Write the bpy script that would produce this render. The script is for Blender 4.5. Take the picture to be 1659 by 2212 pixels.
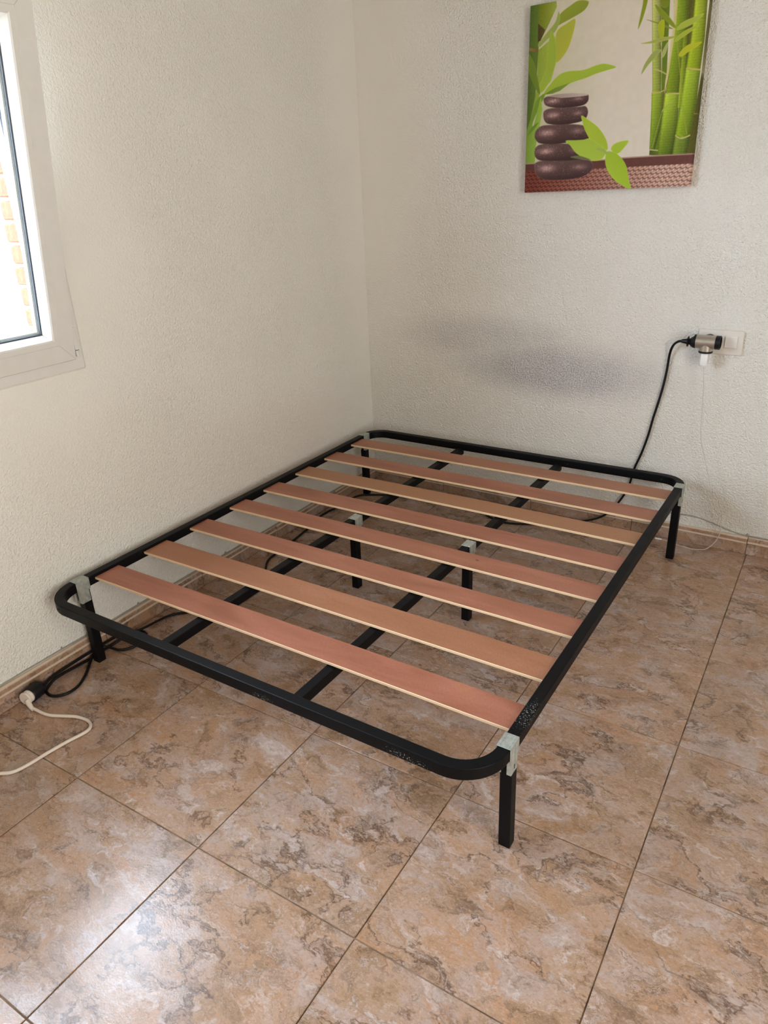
import bpy, bmesh, math, random
import numpy as np
from mathutils import Vector, Matrix
random.seed(7)
for o in list(bpy.data.objects): bpy.data.objects.remove(o)
SC = bpy.context.scene
COL = SC.collection

# ------------------------------------------------------------------ camera
cam_d = bpy.data.cameras.new('camera'); cam = bpy.data.objects.new('camera', cam_d); COL.objects.link(cam)
yw, pt, rl = -0.564464319, -0.423567394, -0.044762438
fwd = Vector((math.sin(yw)*math.cos(pt), math.cos(yw)*math.cos(pt), math.sin(pt)))
r0 = Vector((math.cos(yw), -math.sin(yw), 0)); u0 = r0.cross(fwd)
rt = r0*math.cos(rl) + u0*math.sin(rl); up = -r0*math.sin(rl) + u0*math.cos(rl)
cam.matrix_world = Matrix(((rt.x, up.x, -fwd.x, 1.76717608), (rt.y, up.y, -fwd.y, -2.72948869), (rt.z, up.z, -fwd.z, 1.27490106), (0, 0, 0, 1)))
cam_d.sensor_fit = 'HORIZONTAL'; cam_d.sensor_width = 36.0; cam_d.lens = 36.0*1564.0768/1659.0
cam_d.clip_start = 0.02
SC.camera = cam

# ------------------------------------------------------------------ world, sun, lamps, exposure
W = bpy.data.worlds.new('sky'); SC.world = W; W.use_nodes = True
bg = W.node_tree.nodes['Background']
bg.inputs[0].default_value = (0.66, 0.79, 1.0, 1); bg.inputs[1].default_value = 28.0
sun_d = bpy.data.lights.new('sun', 'SUN'); sun_d.energy = 9.0; sun_d.angle = math.radians(0.6); sun_d.color = (1, .95, .87)
sun = bpy.data.objects.new('sun', sun_d); COL.objects.link(sun)
sun.rotation_euler = Vector((-0.62, 0.25, -0.75)).to_track_quat('-Z', 'Y').to_euler()
def area(name, loc, direction, sx, sy, power, color, portal=False):
    d = bpy.data.lights.new(name, 'AREA'); d.shape = 'RECTANGLE'; d.size = sx; d.size_y = sy; d.energy = power; d.color = color
    o = bpy.data.objects.new(name, d); COL.objects.link(o); o.location = loc
    o.rotation_euler = Vector(direction).to_track_quat('-Z', 'Y').to_euler()
    if portal: d.cycles.is_portal = True
    return o
area('window_portal', (-0.32, -2.33, 1.30), (1, 0, 0), 1.88, 1.00, 1.0, (1, 1, 1), True)
area('added_right_daylight', (3.57, -2.9, 1.25), (-1, 0, 0), 1.4, 1.9, 55.0, (0.99, 0.99, 0.96))  # added lamp standing in for an unseen opening on the right
area('added_front_fill', (1.9, -3.87, 1.2), (0, 1, 0), 1.3, 2.0, 0.8, (1.0, 0.99, 0.97))  # weak fill lamp added at the front wall
SC.view_settings.view_transform = 'Standard'; SC.view_settings.look = 'None'
SC.view_settings.gamma = 1.0; SC.view_settings.use_curve_mapping = False
SC.view_settings.exposure = 0.34
# ------------------------------------------------------------------ materials
def srgb(r, g, b):
    f = lambda c: (c/255/12.92) if c/255 <= .04045 else ((c/255+.055)/1.055)**2.4
    return (f(r), f(g), f(b), 1)
class NT:
    def __init__(s, name):
        s.m = bpy.data.materials.new(name); s.m.use_nodes = True; s.t = s.m.node_tree; s.n = s.t.nodes
        s.b = s.n['Principled BSDF']; s.out = s.n['Material Output']
    def add(s, typ, **kw):
        n = s.n.new(typ)
        for k, v in kw.items(): setattr(n, k, v)
        return n
    def link(s, a, b): s.t.links.new(a, b)
    def put(s, sock, v):
        if hasattr(v, 'default_value') or isinstance(v, bpy.types.NodeSocket): s.link(v, sock)
        else: sock.default_value = v
    def math(s, op, a, b=0.0, c=None, clamp=False):
        n = s.add('ShaderNodeMath', operation=op); n.use_clamp = clamp
        s.put(n.inputs[0], a); s.put(n.inputs[1], b)
        if c is not None: s.put(n.inputs[2], c)
        return n.outputs[0]
    def mix(s, fac, a, b, blend='MIX'):
        n = s.add('ShaderNodeMix', data_type='RGBA', blend_type=blend)
        s.put(n.inputs[0], fac); s.put(n.inputs[6], a); s.put(n.inputs[7], b); return n.outputs[2]
    def ramp(s, fac, stops, interp='LINEAR'):
        n = s.add('ShaderNodeValToRGB'); n.color_ramp.interpolation = interp
        e = n.color_ramp.elements
        while len(e) < len(stops): e.new(0.5)
        for k, (p, c) in enumerate(stops):
            e[k].position = p; e[k].color = c if len(c) == 4 else (*c, 1)
        s.put(n.inputs[0], fac); return n.outputs[0]
    def noise(s, vec, scale, detail=4, rough=.5, dist=0.0, out='Fac'):
        n = s.add('ShaderNodeTexNoise'); n.inputs['Scale'].default_value = scale
        n.inputs['Detail'].default_value = detail; n.inputs['Roughness'].default_value = rough
        n.inputs['Distortion'].default_value = dist
        if vec is not None: s.link(vec, n.inputs['Vector'])
        return n.outputs[out]
    def obj(s): return s.add('ShaderNodeTexCoord').outputs['Object']
    def mapping(s, vec, scale=(1, 1, 1), loc=(0, 0, 0), rot=(0, 0, 0)):
        n = s.add('ShaderNodeMapping'); s.link(vec, n.inputs[0])
        n.inputs['Scale'].default_value = scale; n.inputs['Location'].default_value = loc; n.inputs['Rotation'].default_value = rot
        return n.outputs[0]
    def bump(s, h, strength, dist):
        n = s.add('ShaderNodeBump'); s.link(h, n.inputs['Height']); s.put(n.inputs['Strength'], strength)
        n.inputs['Distance'].default_value = dist; s.link(n.outputs[0], s.b.inputs['Normal']); return n
    def base(s, col=None, rough=None, metal=None, spec=None):
        if col is not None: s.put(s.b.inputs['Base Color'], col)
        if rough is not None: s.put(s.b.inputs['Roughness'], rough)
        if metal is not None: s.put(s.b.inputs['Metallic'], metal)
        if spec is not None: s.put(s.b.inputs['Specular IOR Level'], spec)
        return s.m
G = lambda v: (v, v, v, 1)
def blob(N, pos, c, r):      # soft elliptical mask around c with radii r in object space
    m = N.mapping(pos, (1/r[0], 1/r[1], 1/r[2]), (-c[0]/r[0], -c[1]/r[1], -c[2]/r[2]))
    n = N.add('ShaderNodeVectorMath', operation='LENGTH'); N.link(m, n.inputs[0])
    mr = N.add('ShaderNodeMapRange', interpolation_type='SMOOTHSTEP'); N.link(n.outputs['Value'], mr.inputs[0])
    mr.inputs[1].default_value = 0.25; mr.inputs[2].default_value = 1.0; mr.inputs[3].default_value = 1; mr.inputs[4].default_value = 0
    return mr.outputs[0]

def plaster(name, side):
    N = NT(name); P = N.obj()
    fine = N.noise(P, 230, 2, .5); mid = N.noise(P, 125, 2, .5, .3)
    lump = N.math('ADD', N.math('MULTIPLY', fine, .40), N.math('MULTIPLY', mid, .60))
    broad = N.noise(P, 3.2, 2, .5)
    col = N.mix(N.ramp(broad, [(.35, G(0)), (.7, G(1))]), srgb(228, 224, 214), srgb(232, 228, 219))
    if side == 'left':
        smooth = N.math('MAXIMUM', blob(N, P, (0, -1.65, 1.25), (9, .62, .95)), blob(N, P, (0, .05, 1.8), (9, .36, 1.9)))
        pink = blob(N, P, (0, -.75, .36), (9, .75, .30))
        col = N.mix(N.math('MULTIPLY', pink, .40), col, srgb(214, 196, 182))
        tan = blob(N, P, (0, -1.35, .55), (9, .55, .28))
        col = N.mix(N.math('MULTIPLY', tan, .28), col, srgb(212, 204, 186))
    else:
        smooth = blob(N, P, (.02, 0, 1.7), (.42, 9, 1.5))
        speck = N.ramp(N.noise(P, 210, 2, .6), [(.44, G(0)), (.60, G(1))])
        st = blob(N, P, (.86, 0, .600), (.56, 9, .15))
        st2 = blob(N, P, (.58, 0, .70), (.5, 9, .12))
        st = N.math('MAXIMUM', st, N.math('MULTIPLY', st2, .6))
        st = N.math('MULTIPLY', st, N.math('ADD', N.math('MULTIPLY', N.noise(P, 6.5, 3, .6), 1.3), .30), clamp=True)
        st = N.math('MULTIPLY', st, N.math('ADD', N.math('MULTIPLY', speck, .62), .36))
        col = N.mix(N.math('MULTIPLY', st, .78), col, srgb(138, 134, 142))
        low = blob(N, P, (1.60, 0, .17), (.34, 9, .16))  # warm shadow of the bed rail, painted into the wall colour
        col = N.mix(N.math('MULTIPLY', low, .35), col, srgb(188, 176, 156))
    N.base(col, .62, 0, .35)
    amp = N.math('SUBTRACT', 1.0, N.math('MULTIPLY', smooth, .80))
    N.bump(lump, N.math('MULTIPLY', amp, 1.0), .0115 if side == 'back' else .0075)
    return N.m
M = {}
M['plaster_left'] = plaster('plaster_left', 'left')
M['plaster_back'] = plaster('plaster_back', 'back')
N = NT('bounce_cut_paint'); N.base(srgb(186, 178, 166), .7); M['paint'] = N.m  # unseen walls and ceiling, darkened to cut the bounced light

def marble(name, k=1.0, sheen=True):
    N = NT(name); P = N.obj()
    info = N.add('ShaderNodeObjectInfo')
    off = N.add('ShaderNodeVectorMath', operation='SCALE'); N.link(N.add('ShaderNodeCombineXYZ').outputs[0], off.inputs[0])
    cx = off.inputs[0].links[0].from_node
    N.put(cx.inputs[0], info.outputs['Random']); N.put(cx.inputs[1], N.math('MULTIPLY', info.outputs['Random'], 3.7)); N.put(cx.inputs[2], N.math('MULTIPLY', info.outputs['Random'], 1.9))
    off.inputs['Scale'].default_value = 23.0
    v = N.add('ShaderNodeVectorMath', operation='ADD'); N.link(P, v.inputs[0]); N.link(off.outputs[0], v.inputs[1]); V = v.outputs[0]
    V = N.mapping(V, (1.0, 1.45, 1), rot=(0, 0, .5))
    w1 = N.noise(V, 5.0, 5, .6, out='Color')
    ws = N.add('ShaderNodeVectorMath', operation='SCALE'); N.link(w1, ws.inputs[0]); ws.inputs['Scale'].default_value = .32
    wa = N.add('ShaderNodeVectorMath', operation='ADD'); N.link(V, wa.inputs[0]); N.link(ws.outputs[0], wa.inputs[1]); X = wa.outputs[0]
    w2 = N.noise(X, 24, 3, .6, out='Color')
    ws2 = N.add('ShaderNodeVectorMath', operation='SCALE'); N.link(w2, ws2.inputs[0]); ws2.inputs['Scale'].default_value = .085
    wb = N.add('ShaderNodeVectorMath', operation='ADD'); N.link(X, wb.inputs[0]); N.link(ws2.outputs[0], wb.inputs[1]); Y = wb.outputs[0]
    a = N.noise(Y, 7.5, 9, .66)
    c1 = N.ramp(a, [(.30, srgb(150, 118, 90)), (.42, srgb(176, 142, 110)), (.50, srgb(184, 152, 126)), (.58, srgb(184, 160, 144)), (.72, srgb(198, 180, 166))])
    b = N.noise(N.mapping(Y, loc=(3, 7, 1)), 9.5, 8, .66)
    c2 = N.mix(N.math('MULTIPLY', N.ramp(b, [(.50, G(0)), (.66, G(1))]), .75), c1, srgb(188, 142, 104))
    d = N.noise(N.mapping(Y, loc=(13, 2, 5)), 12, 10, .72)
    c3 = N.mix(N.math('MULTIPLY', N.ramp(d, [(.51, G(0)), (.66, G(1))]), .80), c2, srgb(120, 94, 68))
    e = N.noise(N.mapping(Y, loc=(5, 12, 9)), 15, 10, .76)
    c4 = N.mix(N.math('MULTIPLY', N.ramp(e, [(.53, G(0)), (.68, G(1))]), .80), c3, srgb(216, 202, 192))
    # thin dark veins where a warped noise crosses its middle value
    f = N.noise(N.mapping(Y, loc=(1, 1, 8)), 4.2, 3, .55)
    vein = N.ramp(N.math('ABSOLUTE', N.math('SUBTRACT', f, .5)), [(.0, G(1)), (.007, G(.55)), (.026, G(0))])
    vm = N.ramp(N.noise(N.mapping(V, loc=(4, 4, 4)), 6, 2, .5), [(.40, G(0)), (.54, G(1))])
    c5 = N.mix(N.math('MULTIPLY', N.math('MULTIPLY', vein, vm), .85), c4, srgb(92, 68, 50))
    f2 = N.noise(N.mapping(Y, loc=(9, 3, 2)), 8.5, 4, .6)
    vein2 = N.ramp(N.math('ABSOLUTE', N.math('SUBTRACT', f2, .5)), [(.0, G(1)), (.012, G(0))])
    vm2 = N.ramp(N.noise(N.mapping(V, loc=(8, 1, 4)), 7, 2, .5), [(.50, G(0)), (.60, G(1))])
    c6 = N.mix(N.math('MULTIPLY', N.math('MULTIPLY', vein2, vm2), .6), c5, srgb(104, 80, 58))
    g = N.noise(V, 95, 5, .75)
    c7 = N.mix(N.ramp(g, [(.30, G(.42)), (.50, G(0)), (1, G(0))]), c6, srgb(112, 88, 66))
    c8 = N.mix(N.ramp(N.noise(V, 160, 4, .7), [(.54, G(0)), (.72, G(.34))]), c7, srgb(224, 208, 190))
    tint = N.mix(1.0, c8, N.ramp(info.outputs['Random'], [(0, (k*.95, k*.95, k*1.0, 1)), (1, (k*1.0, k*.96, k*.97, 1))]), 'MULTIPLY')
    N.base(tint, .24 if sheen else .4, 0, .55)
    N.bump(N.math('ADD', N.noise(V, 230, 2, .5), N.math('MULTIPLY', N.noise(V, 30, 2, .5), .35)), .16, .0012)
    return N.m
M['marble'] = marble('marble_tile', .90)
M['skirt'] = marble('marble_skirting', .80, False)
# skirting: light moulded bead and pale top on the same print
t = M['skirt'].node_tree; N = NT.__new__(NT); N.m = M['skirt']; N.t = t; N.n = t.nodes; N.b = t.nodes['Principled BSDF']
P = N.add('ShaderNodeTexCoord').outputs['Generated']; sp = N.add('ShaderNodeSeparateXYZ'); N.link(P, sp.inputs[0])
gcol = N.b.inputs['Base Color'].links[0].from_socket
zz = sp.outputs[2]
bead = N.ramp(zz, [(.0, G(0)), (.60, G(0)), (.625, G(1)), (.69, G(1)), (.715, G(0)), (.86, G(0)), (.90, G(1)), (1, G(1))])
N.link(N.mix(N.math('MULTIPLY', bead, .82), gcol, srgb(206, 186, 164)), N.b.inputs['Base Color'])

N = NT('grout'); N.base(N.ramp(N.noise(N.obj(), 14, 3), [(.35, srgb(92, 74, 58)), (.65, srgb(150, 126, 100))]), .9); M['grout'] = N.m

def black_metal():
    N = NT('black_painted_steel'); P = N.obj()
    chip = N.noise(P, 330, 3, .6)
    mask = N.math('MAXIMUM', blob(N, P, (.665, -.635, .281), (.035, .10, .03)), N.math('MAXIMUM', blob(N, P, (.50, -.845, .262), (.11, .03, .020)), blob(N, P, (.13, -.845, .262), (.06, .03, .016))))
    th = N.math('SUBTRACT', .80, N.math('MULTIPLY', mask, .19))
    c = N.math('GREATER_THAN', chip, th)
    N.base(N.mix(c, srgb(11, 11, 13), srgb(170, 168, 160)), N.math('ADD', N.math('MULTIPLY', N.noise(P, 20, 3), .16), .40), 0, .14)
    N.bump(N.noise(P, 420, 2), .10, .0006); return N.m
M['black'] = black_metal()
N = NT('zinc'); P = N.obj()
N.base(N.ramp(N.noise(P, 70, 4, .6), [(.3, srgb(158, 164, 158)), (.7, srgb(200, 204, 196))]), .46, .55); N.bump(N.noise(P, 300, 2), .15, .0006); M['zinc'] = N.m
N = NT('dark_slot'); N.base(srgb(16, 15, 14), .7); M['slot'] = N.m

def plywood():
    N = NT('slat_veneer'); P = N.obj(); info = N.add('ShaderNodeObjectInfo')
    off = N.add('ShaderNodeCombineXYZ'); N.put(off.inputs[0], N.math('MULTIPLY', info.outputs['Random'], 37)); N.put(off.inputs[1], N.math('MULTIPLY', info.outputs['Random'], 11))
    v = N.add('ShaderNodeVectorMath', operation='ADD'); N.link(P, v.inputs[0]); N.link(off.outputs[0], v.inputs[1]); V = v.outputs[0]
    pores = N.noise(N.mapping(V, (560, 110, 1)), 1.0, 3, .6)
    band = N.noise(N.mapping(V, (3.2, 16, 1)), 1.0, 4, .55, .6)
    c = N.ramp(band, [(.28, srgb(150, 92, 66)), (.48, srgb(170, 108, 82)), (.62, srgb(180, 118, 94)), (.78, srgb(186, 126, 84))])
    c = N.mix(N.ramp(N.math('MULTIPLY', info.outputs['Object Index'], .1), [(.0, G(.0)), (.08, G(.45)), (.18, G(.10)), (.38, G(.05)), (.48, G(.85)), (.58, G(.15)), (.68, G(.40))], 'CONSTANT'), c, srgb(178, 130, 88))
    c = N.mix(N.ramp(pores, [(.30, G(.40)), (.56, G(0)), (1, G(0))]), c, srgb(124, 76, 56))
    knot = N.ramp(N.noise(N.mapping(V, (14, 26, 1)), 1.0, 2, .5), [(.20, G(.8)), (.245, G(0))])
    c = N.mix(knot, c, srgb(96, 52, 34))
    nick = N.ramp(N.noise(N.mapping(V, (150, 260, 1)), 1.0, 1, .5), [(.79, G(0)), (.81, G(.8))])
    c = N.mix(nick, c, srgb(226, 196, 160))
    c = N.mix(1.0, c, (.90, .86, .87, 1), 'MULTIPLY')
    N.base(c, .42, 0, .45); N.bump(pores, .18, .0008); return N.m
M['veneer'] = plywood()
N = NT('slat_edge'); P = N.obj(); sp = N.add('ShaderNodeSeparateXYZ'); N.link(P, sp.inputs[0])
N.base(N.ramp(N.math('MODULO', N.math('MULTIPLY', N.math('ADD', sp.outputs[2], 1.0), 420), 1.0), [(0, srgb(228, 200, 164)), (.5, srgb(228, 200, 164)), (.6, srgb(206, 168, 128)), (1, srgb(224, 194, 156))]), .6); M['edge'] = N.m

def plain(name, col, rough=.5, metal=0, spec=.5):
    N = NT(name); P = N.obj()
    c2 = tuple(min(1, v*.90) for v in col[:3])+(1,)
    N.base(N.mix(N.noise(P, 35, 3), c2, col), rough, metal, spec); return N.m
M['cord_black'] = plain('black_rubber', srgb(8, 8, 9), .5, 0, .3)
M['plastic_black'] = plain('black_plastic', srgb(12, 12, 15), .4, 0, .35)
M['cord_white'] = plain('white_cord', srgb(226, 212, 198), .45)
M['plug_white'] = plain('white_plug', srgb(228, 214, 200), .4)
M['charger'] = plain('charger_white', srgb(240, 238, 234), .35)
M['thin_white'] = plain('thin_white_cable', srgb(206, 198, 188), .5)
M['tel'] = plain('painted_cable', srgb(158, 152, 140), .6)
M['plate'] = plain('switch_plastic', srgb(226, 218, 208), .35)
M['silver'] = plain('satin_silver', srgb(186, 176, 162), .36, .75)
M['pvc'] = plain('white_pvc', srgb(224, 221, 214), .35)
M['gasket'] = plain('grey_gasket', srgb(70, 76, 84), .6)
M['pvc_line'] = plain('pvc_joint', srgb(176, 168, 158), .6)
M['brick'] = NT('orange_brick').base(srgb(196, 128, 86), .9)
N = NT('orange_brick_rough'); P = N.obj()
N.base(N.ramp(N.noise(P, 60, 5, .7), [(.3, srgb(120, 54, 30)), (.5, srgb(136, 64, 38)), (.7, srgb(150, 76, 48))]), .9); N.bump(N.noise(P, 120, 4), .6, .003); M['brick'] = N.m
M['mortar'] = plain('mortar', srgb(158, 128, 100), .9)
M['facade'] = plain('white_facade', srgb(238, 236, 230), .8)
M['facade_band'] = plain('facade_band', srgb(196, 194, 188), .8)
M['concrete'] = plain('concrete', srgb(190, 184, 172), .9)
def glass():
    N = NT('clear_glass'); n = N.n; n.remove(N.b)
    tr = N.add('ShaderNodeBsdfTransparent'); tr.inputs[0].default_value = (.95, .97, .96, 1)
    gl = N.add('ShaderNodeBsdfGlossy'); gl.inputs['Roughness'].default_value = .01
    lw = N.add('ShaderNodeLayerWeight'); lw.inputs['Blend'].default_value = .5
    fac = N.math('ADD', N.math('MULTIPLY', N.math('POWER', lw.outputs['Facing'], 5.0), .9), .035)
    mx = N.add('ShaderNodeMixShader'); N.link(fac, mx.inputs[0]); N.link(tr.outputs[0], mx.inputs[1]); N.link(gl.outputs[0], mx.inputs[2])
    N.link(mx.outputs[0], N.out.inputs[0]); return N.m
M['glass'] = glass()
N = NT('canvas_print'); at = N.add('ShaderNodeAttribute'); at.attribute_name = 'print'
N.base(at.outputs['Color'], .75, 0, .25)
N.bump(N.noise(N.mapping(N.obj(), (900, 900, 900)), 1.0, 1), .15, .0005); M['print'] = N.m

# ------------------------------------------------------------------ helpers
def tag(o, label=None, cat=None, group=None, kind=None):
    if label: o['label'] = label
    if cat: o['category'] = cat
    if group: o['group'] = group
    if kind: o['kind'] = kind
    return o
def empty(name, loc=(0, 0, 0), rz=0.0):
    o = bpy.data.objects.new(name, None); COL.objects.link(o); o.location = loc; o.rotation_euler = (0, 0, rz); o.empty_display_size = .05
    return o
def link(name, bm, mats, parent=None, smooth=False, loc=None, rot=None):
    me = bpy.data.meshes.new(name); bmesh.ops.recalc_face_normals(bm, faces=bm.faces); bm.to_mesh(me); bm.free()
    for m in (mats if isinstance(mats, (list, tuple)) else [mats]): me.materials.append(m)
    if smooth:
        for p in me.polygons: p.use_smooth = True
    o = bpy.data.objects.new(name, me); COL.objects.link(o)
    if parent: o.parent = parent
    if loc is not None: o.location = loc
    if rot is not None: o.rotation_euler = rot
    return o
def box(bm, x0, x1, y0, y1, z0, z1, bev=0.0, seg=1, mi=0):
    vs = [bm.verts.new((x, y, z)) for x in (x0, x1) for y in (y0, y1) for z in (z0, z1)]
    idx = [(0, 1, 3, 2), (4, 6, 7, 5), (0, 4, 5, 1), (2, 3, 7, 6), (0, 2, 6, 4), (1, 5, 7, 3)]
    fs = [bm.faces.new([vs[i] for i in f]) for f in idx]
    for f in fs: f.material_index = mi
    if bev > 0:
        es = list({e for f in fs for e in f.edges})
        bmesh.ops.bevel(bm, geom=es, offset=bev, segments=seg, affect='EDGES', profile=.5)
    return bm
def newbox(*a, **k): return box(bmesh.new(), *a, **k)
def catmull(pts, n=6, closed=False):
    P = [Vector(p) for p in pts]; out = []; L = len(P)
    rng = range(L if closed else L-1)
    for i in rng:
        g = (lambda k: P[k % L]) if closed else (lambda k: P[max(0, min(L-1, k))])
        p0, p1, p2, p3 = g(i-1), g(i), g(i+1), g(i+2)
        for j in range(n):
            t = j/n
            out.append(.5*((2*p1)+(p2-p0)*t+(2*p0-5*p1+4*p2-p3)*t*t+(3*p1-p0-3*p2+p3)*t**3))
    if not closed: out.append(P[-1])
    return out
def tube(pts, r, seg=8, bm=None, taper=None):
    bm = bm or bmesh.new(); rings = []; N_ = len(pts); prev = None
    for i, p in enumerate(pts):
        t = (pts[min(i+1, N_-1)]-pts[max(i-1, 0)]).normalized()
        if prev is None:
            a = Vector((0, 0, 1)) if abs(t.z) < .9 else Vector((1, 0, 0)); n = t.cross(a).normalized()
        else: n = (prev-t*prev.dot(t)).normalized()
        prev = n; b = t.cross(n); rr = r if taper is None else taper[i]
        rings.append([bm.verts.new(p+(n*math.cos(2*math.pi*k/seg)+b*math.sin(2*math.pi*k/seg))*rr) for k in range(seg)])
    for i in range(N_-1):
        for k in range(seg): bm.faces.new((rings[i][k], rings[i][(k+1) % seg], rings[i+1][(k+1) % seg], rings[i+1][k]))
    bm.faces.new(rings[0][::-1]); bm.faces.new(rings[-1]); return bm
def lathe(prof, axis=(0, 0, 1), loc=(0, 0, 0), seg=28, bm=None, cap=True):
    """prof: list of (along, radius)"""
    bm = bm or bmesh.new(); ax = Vector(axis).normalized(); a = Vector((0, 0, 1)) if abs(ax.z) < .9 else Vector((1, 0, 0))
    n = ax.cross(a).normalized(); b = ax.cross(n); L = Vector(loc); rings = []
    for (h, r) in prof: rings.append([bm.verts.new(L+ax*h+(n*math.cos(2*math.pi*k/seg)+b*math.sin(2*math.pi*k/seg))*max(r, 1e-5)) for k in range(seg)])
    for i in range(len(rings)-1):
        for k in range(seg): bm.faces.new((rings[i][k], rings[i][(k+1) % seg], rings[i+1][(k+1) % seg], rings[i+1][k]))
    if cap: bm.faces.new(rings[0][::-1]); bm.faces.new(rings[-1])
    return bm
def autosmooth(o, ang=35):
    for p in o.data.polygons: p.use_smooth = True
    bm = bmesh.new(); bm.from_mesh(o.data)
    for e in bm.edges:
        e.smooth = not (len(e.link_faces) == 2 and e.calc_face_angle(0) > math.radians(ang))
    bm.to_mesh(o.data); bm.free(); return o

# ------------------------------------------------------------------ room shell
TH = -0.0435916520; WA = math.atan(TH)          # the back wall is slightly out of square
wx = Vector((math.cos(WA), math.sin(WA), 0)); wn = Vector((math.sin(WA), -math.cos(WA), 0))   # along the wall, into the room
def wp(s, z, off=0.0): return wx*s + wn*off + Vector((0, 0, z))
RX, RY, H = 3.6, -3.9, 2.5
def wall_obj(name, boxes, mat):
    bm = bmesh.new()
    for b in boxes: box(bm, *b)
    return tag(link(name, bm, mat), kind='structure')
# left wall with the window opening (plaster skin) and the brick leaf outside it
WY0, WY1, WZ0, WZ1 = -3.177, -1.456, .8485, 1.748
wall_left = wall_obj('wall_left', [(-.07, 0, RY, WY0, -.15, H), (-.07, 0, WY1, .03, -.15, H), (-.07, 0, WY0, WY1, -.15, WZ0), (-.07, 0, WY0, WY1, WZ1, H)], M['plaster_left'])
by0, by1, bz0, bz1 = -3.25, -1.392, .80, 1.80
leaf = link('outer_leaf', None or (lambda bm: [box(bm, -.285, -.07, RY-.2, by0, -.3, H+.1), box(bm, -.285, -.07, by1, .35, -.3, H+.1), box(bm, -.285, -.07, by0, by1, -.3, bz0), box(bm, -.285, -.07, by0, by1, bz1, H+.1)] and bm)(bmesh.new()), M['mortar'], wall_left)
bmb = newbox(-.118, .118, 0, .10, 0, .050, .004, 1)
brick0 = None; k = 0
z = .815
while z < bz1-.05:
    dx = 0.0 if k % 2 else .004
    if brick0 is None:
        brick0 = link('brick', bmb, M['brick'], wall_left); o = brick0
    else:
        o = brick0.copy(); COL.objects.link(o); o.parent = wall_left
    o.location = (-.190-dx+random.uniform(-.002, .002), -1.40-random.uniform(0, .002), z)
    z += .0590; k += 1
wall_back = tag(link('wall_back', newbox(-.25, 3.95, 0, .2, -.15, H), M['plaster_back'], rot=(0, 0, WA)), kind='structure')
wall_obj('wall_right', [(RX, RX+.15, RY-.15, .0, -.15, H)], M['paint'])
wall_obj('wall_front', [(-.07, RX, RY-.15, RY, -.15, H)], M['paint'])
wall_obj('ceiling', [(-.28, RX+.3, RY-.2, .4, H, H+.15)], M['paint'])
# floor: grout bed, with every ceramic tile its own piece
floor = wall_obj('floor', [(-.06, RX+.05, RY-.05, .05, -.03, -.0022)], M['grout'])
S, GX, GY, PH = .405391871, .396629091, -2.003641660, -.0120601407
cph, sph = math.cos(PH), math.sin(PH)
def clip(poly, n, d):   # keep n.p <= d
    out = []
    for i in range(len(poly)):
        a, b = poly[i], poly[(i+1) % len(poly)]
        da, db = n[0]*a[0]+n[1]*a[1]-d, n[0]*b[0]+n[1]*b[1]-d
        if da <= 0: out.append(a)
        if (da < 0) != (db < 0) and abs(da-db) > 1e-9:
            t = da/(da-db); out.append((a[0]+(b[0]-a[0])*t, a[1]+(b[1]-a[1])*t))
    return out
tiles = 0
for i in range(-2, 9):
    for j in range(-6, 6):
        g = .0013
        cs = [(i+g/S, j+g/S), (i+1-g/S, j+g/S), (i+1-g/S, j+1-g/S), (i+g/S, j+1-g/S)]
        poly = [(GX+S*(a*cph-b*sph), GY+S*(b*cph+a*sph)) for a, b in cs]
        for n_, d_ in (((-1, 0), -.0085), ((1, 0), RX-.002), ((0, -1), -RY-.002), ((math.sin(-WA), math.cos(WA)), -.0085)):
            poly = clip(poly, n_, d_)
            if len(poly) < 3: break
        if len(poly) < 3: continue
        cx_ = sum(p[0] for p in poly)/len(poly); cy_ = sum(p[1] for p in poly)/len(poly)
        bm = bmesh.new(); bev = .0009
        lo = [bm.verts.new((p[0]-cx_, p[1]-cy_, -.006)) for p in poly]; mid = [bm.verts.new((p[0]-cx_, p[1]-cy_, -bev)) for p in poly]
        tp = []
        for p in poly:
            v = Vector((p[0]-cx_, p[1]-cy_)); l = v.length; v = v*(1-bev*1.4/max(l, .01)); tp.append(bm.verts.new((v.x, v.y, 0)))
        L_ = len(poly)
        for q in range(L_):
            r = (q+1) % L_
            bm.faces.new((lo[q], lo[r], mid[r], mid[q])); bm.faces.new((mid[q], mid[r], tp[r], tp[q]))
        bm.faces.new(tp); bm.faces.new(lo[::-1])
        o = link('floor_tile', bm, M['marble'], floor, loc=(cx_, cy_, 0)); tiles += 1
# skirting tiles
hl = lambda s: .0745-.024*max(0, (s+1.9)/1.9) if s > -1.9 else .0745
# left wall: local x runs along +y, local y points into the room (+x): mirrored frame built directly
def skirting_left(cuts):
    root = tag(empty('baseboard_left'), kind='structure')
    prof = [(0, 0), (.0080, 0), (.0080, .60), (.0098, .63), (.0102, .655), (.0098, .685), (.0078, .71), (.0080, .86), (.0066, .93), (.0040, .985), (0, 1.0)]
    for a, b in zip(cuts[:-1], cuts[1:]):
        c = (a+b)/2; h = hl(c); bm = bmesh.new(); rings = []
        for s in (a+.0012, b-.0012):
            hh = hl(s); rings.append([bm.verts.new((d, s-c, q*hh)) for d, q in prof])
        n_ = len(prof)
        for q in range(n_):
            r = (q+1) % n_; bm.faces.new((rings[0][q], rings[0][r], rings[1][r], rings[1][q]))
        bm.faces.new(rings[0]); bm.faces.new(rings[1][::-1])
        o = link('skirting_tile', bm, M['skirt'], root); o.location = (0, c, 0)
skirting_left([RY+.01, -3.66, -3.25, -2.83, -2.415, -2.0, -1.59, -1.172, -.754, -.345, -.012])
hb = lambda s: .0465+.0135*min(s, 2.2)
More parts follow.
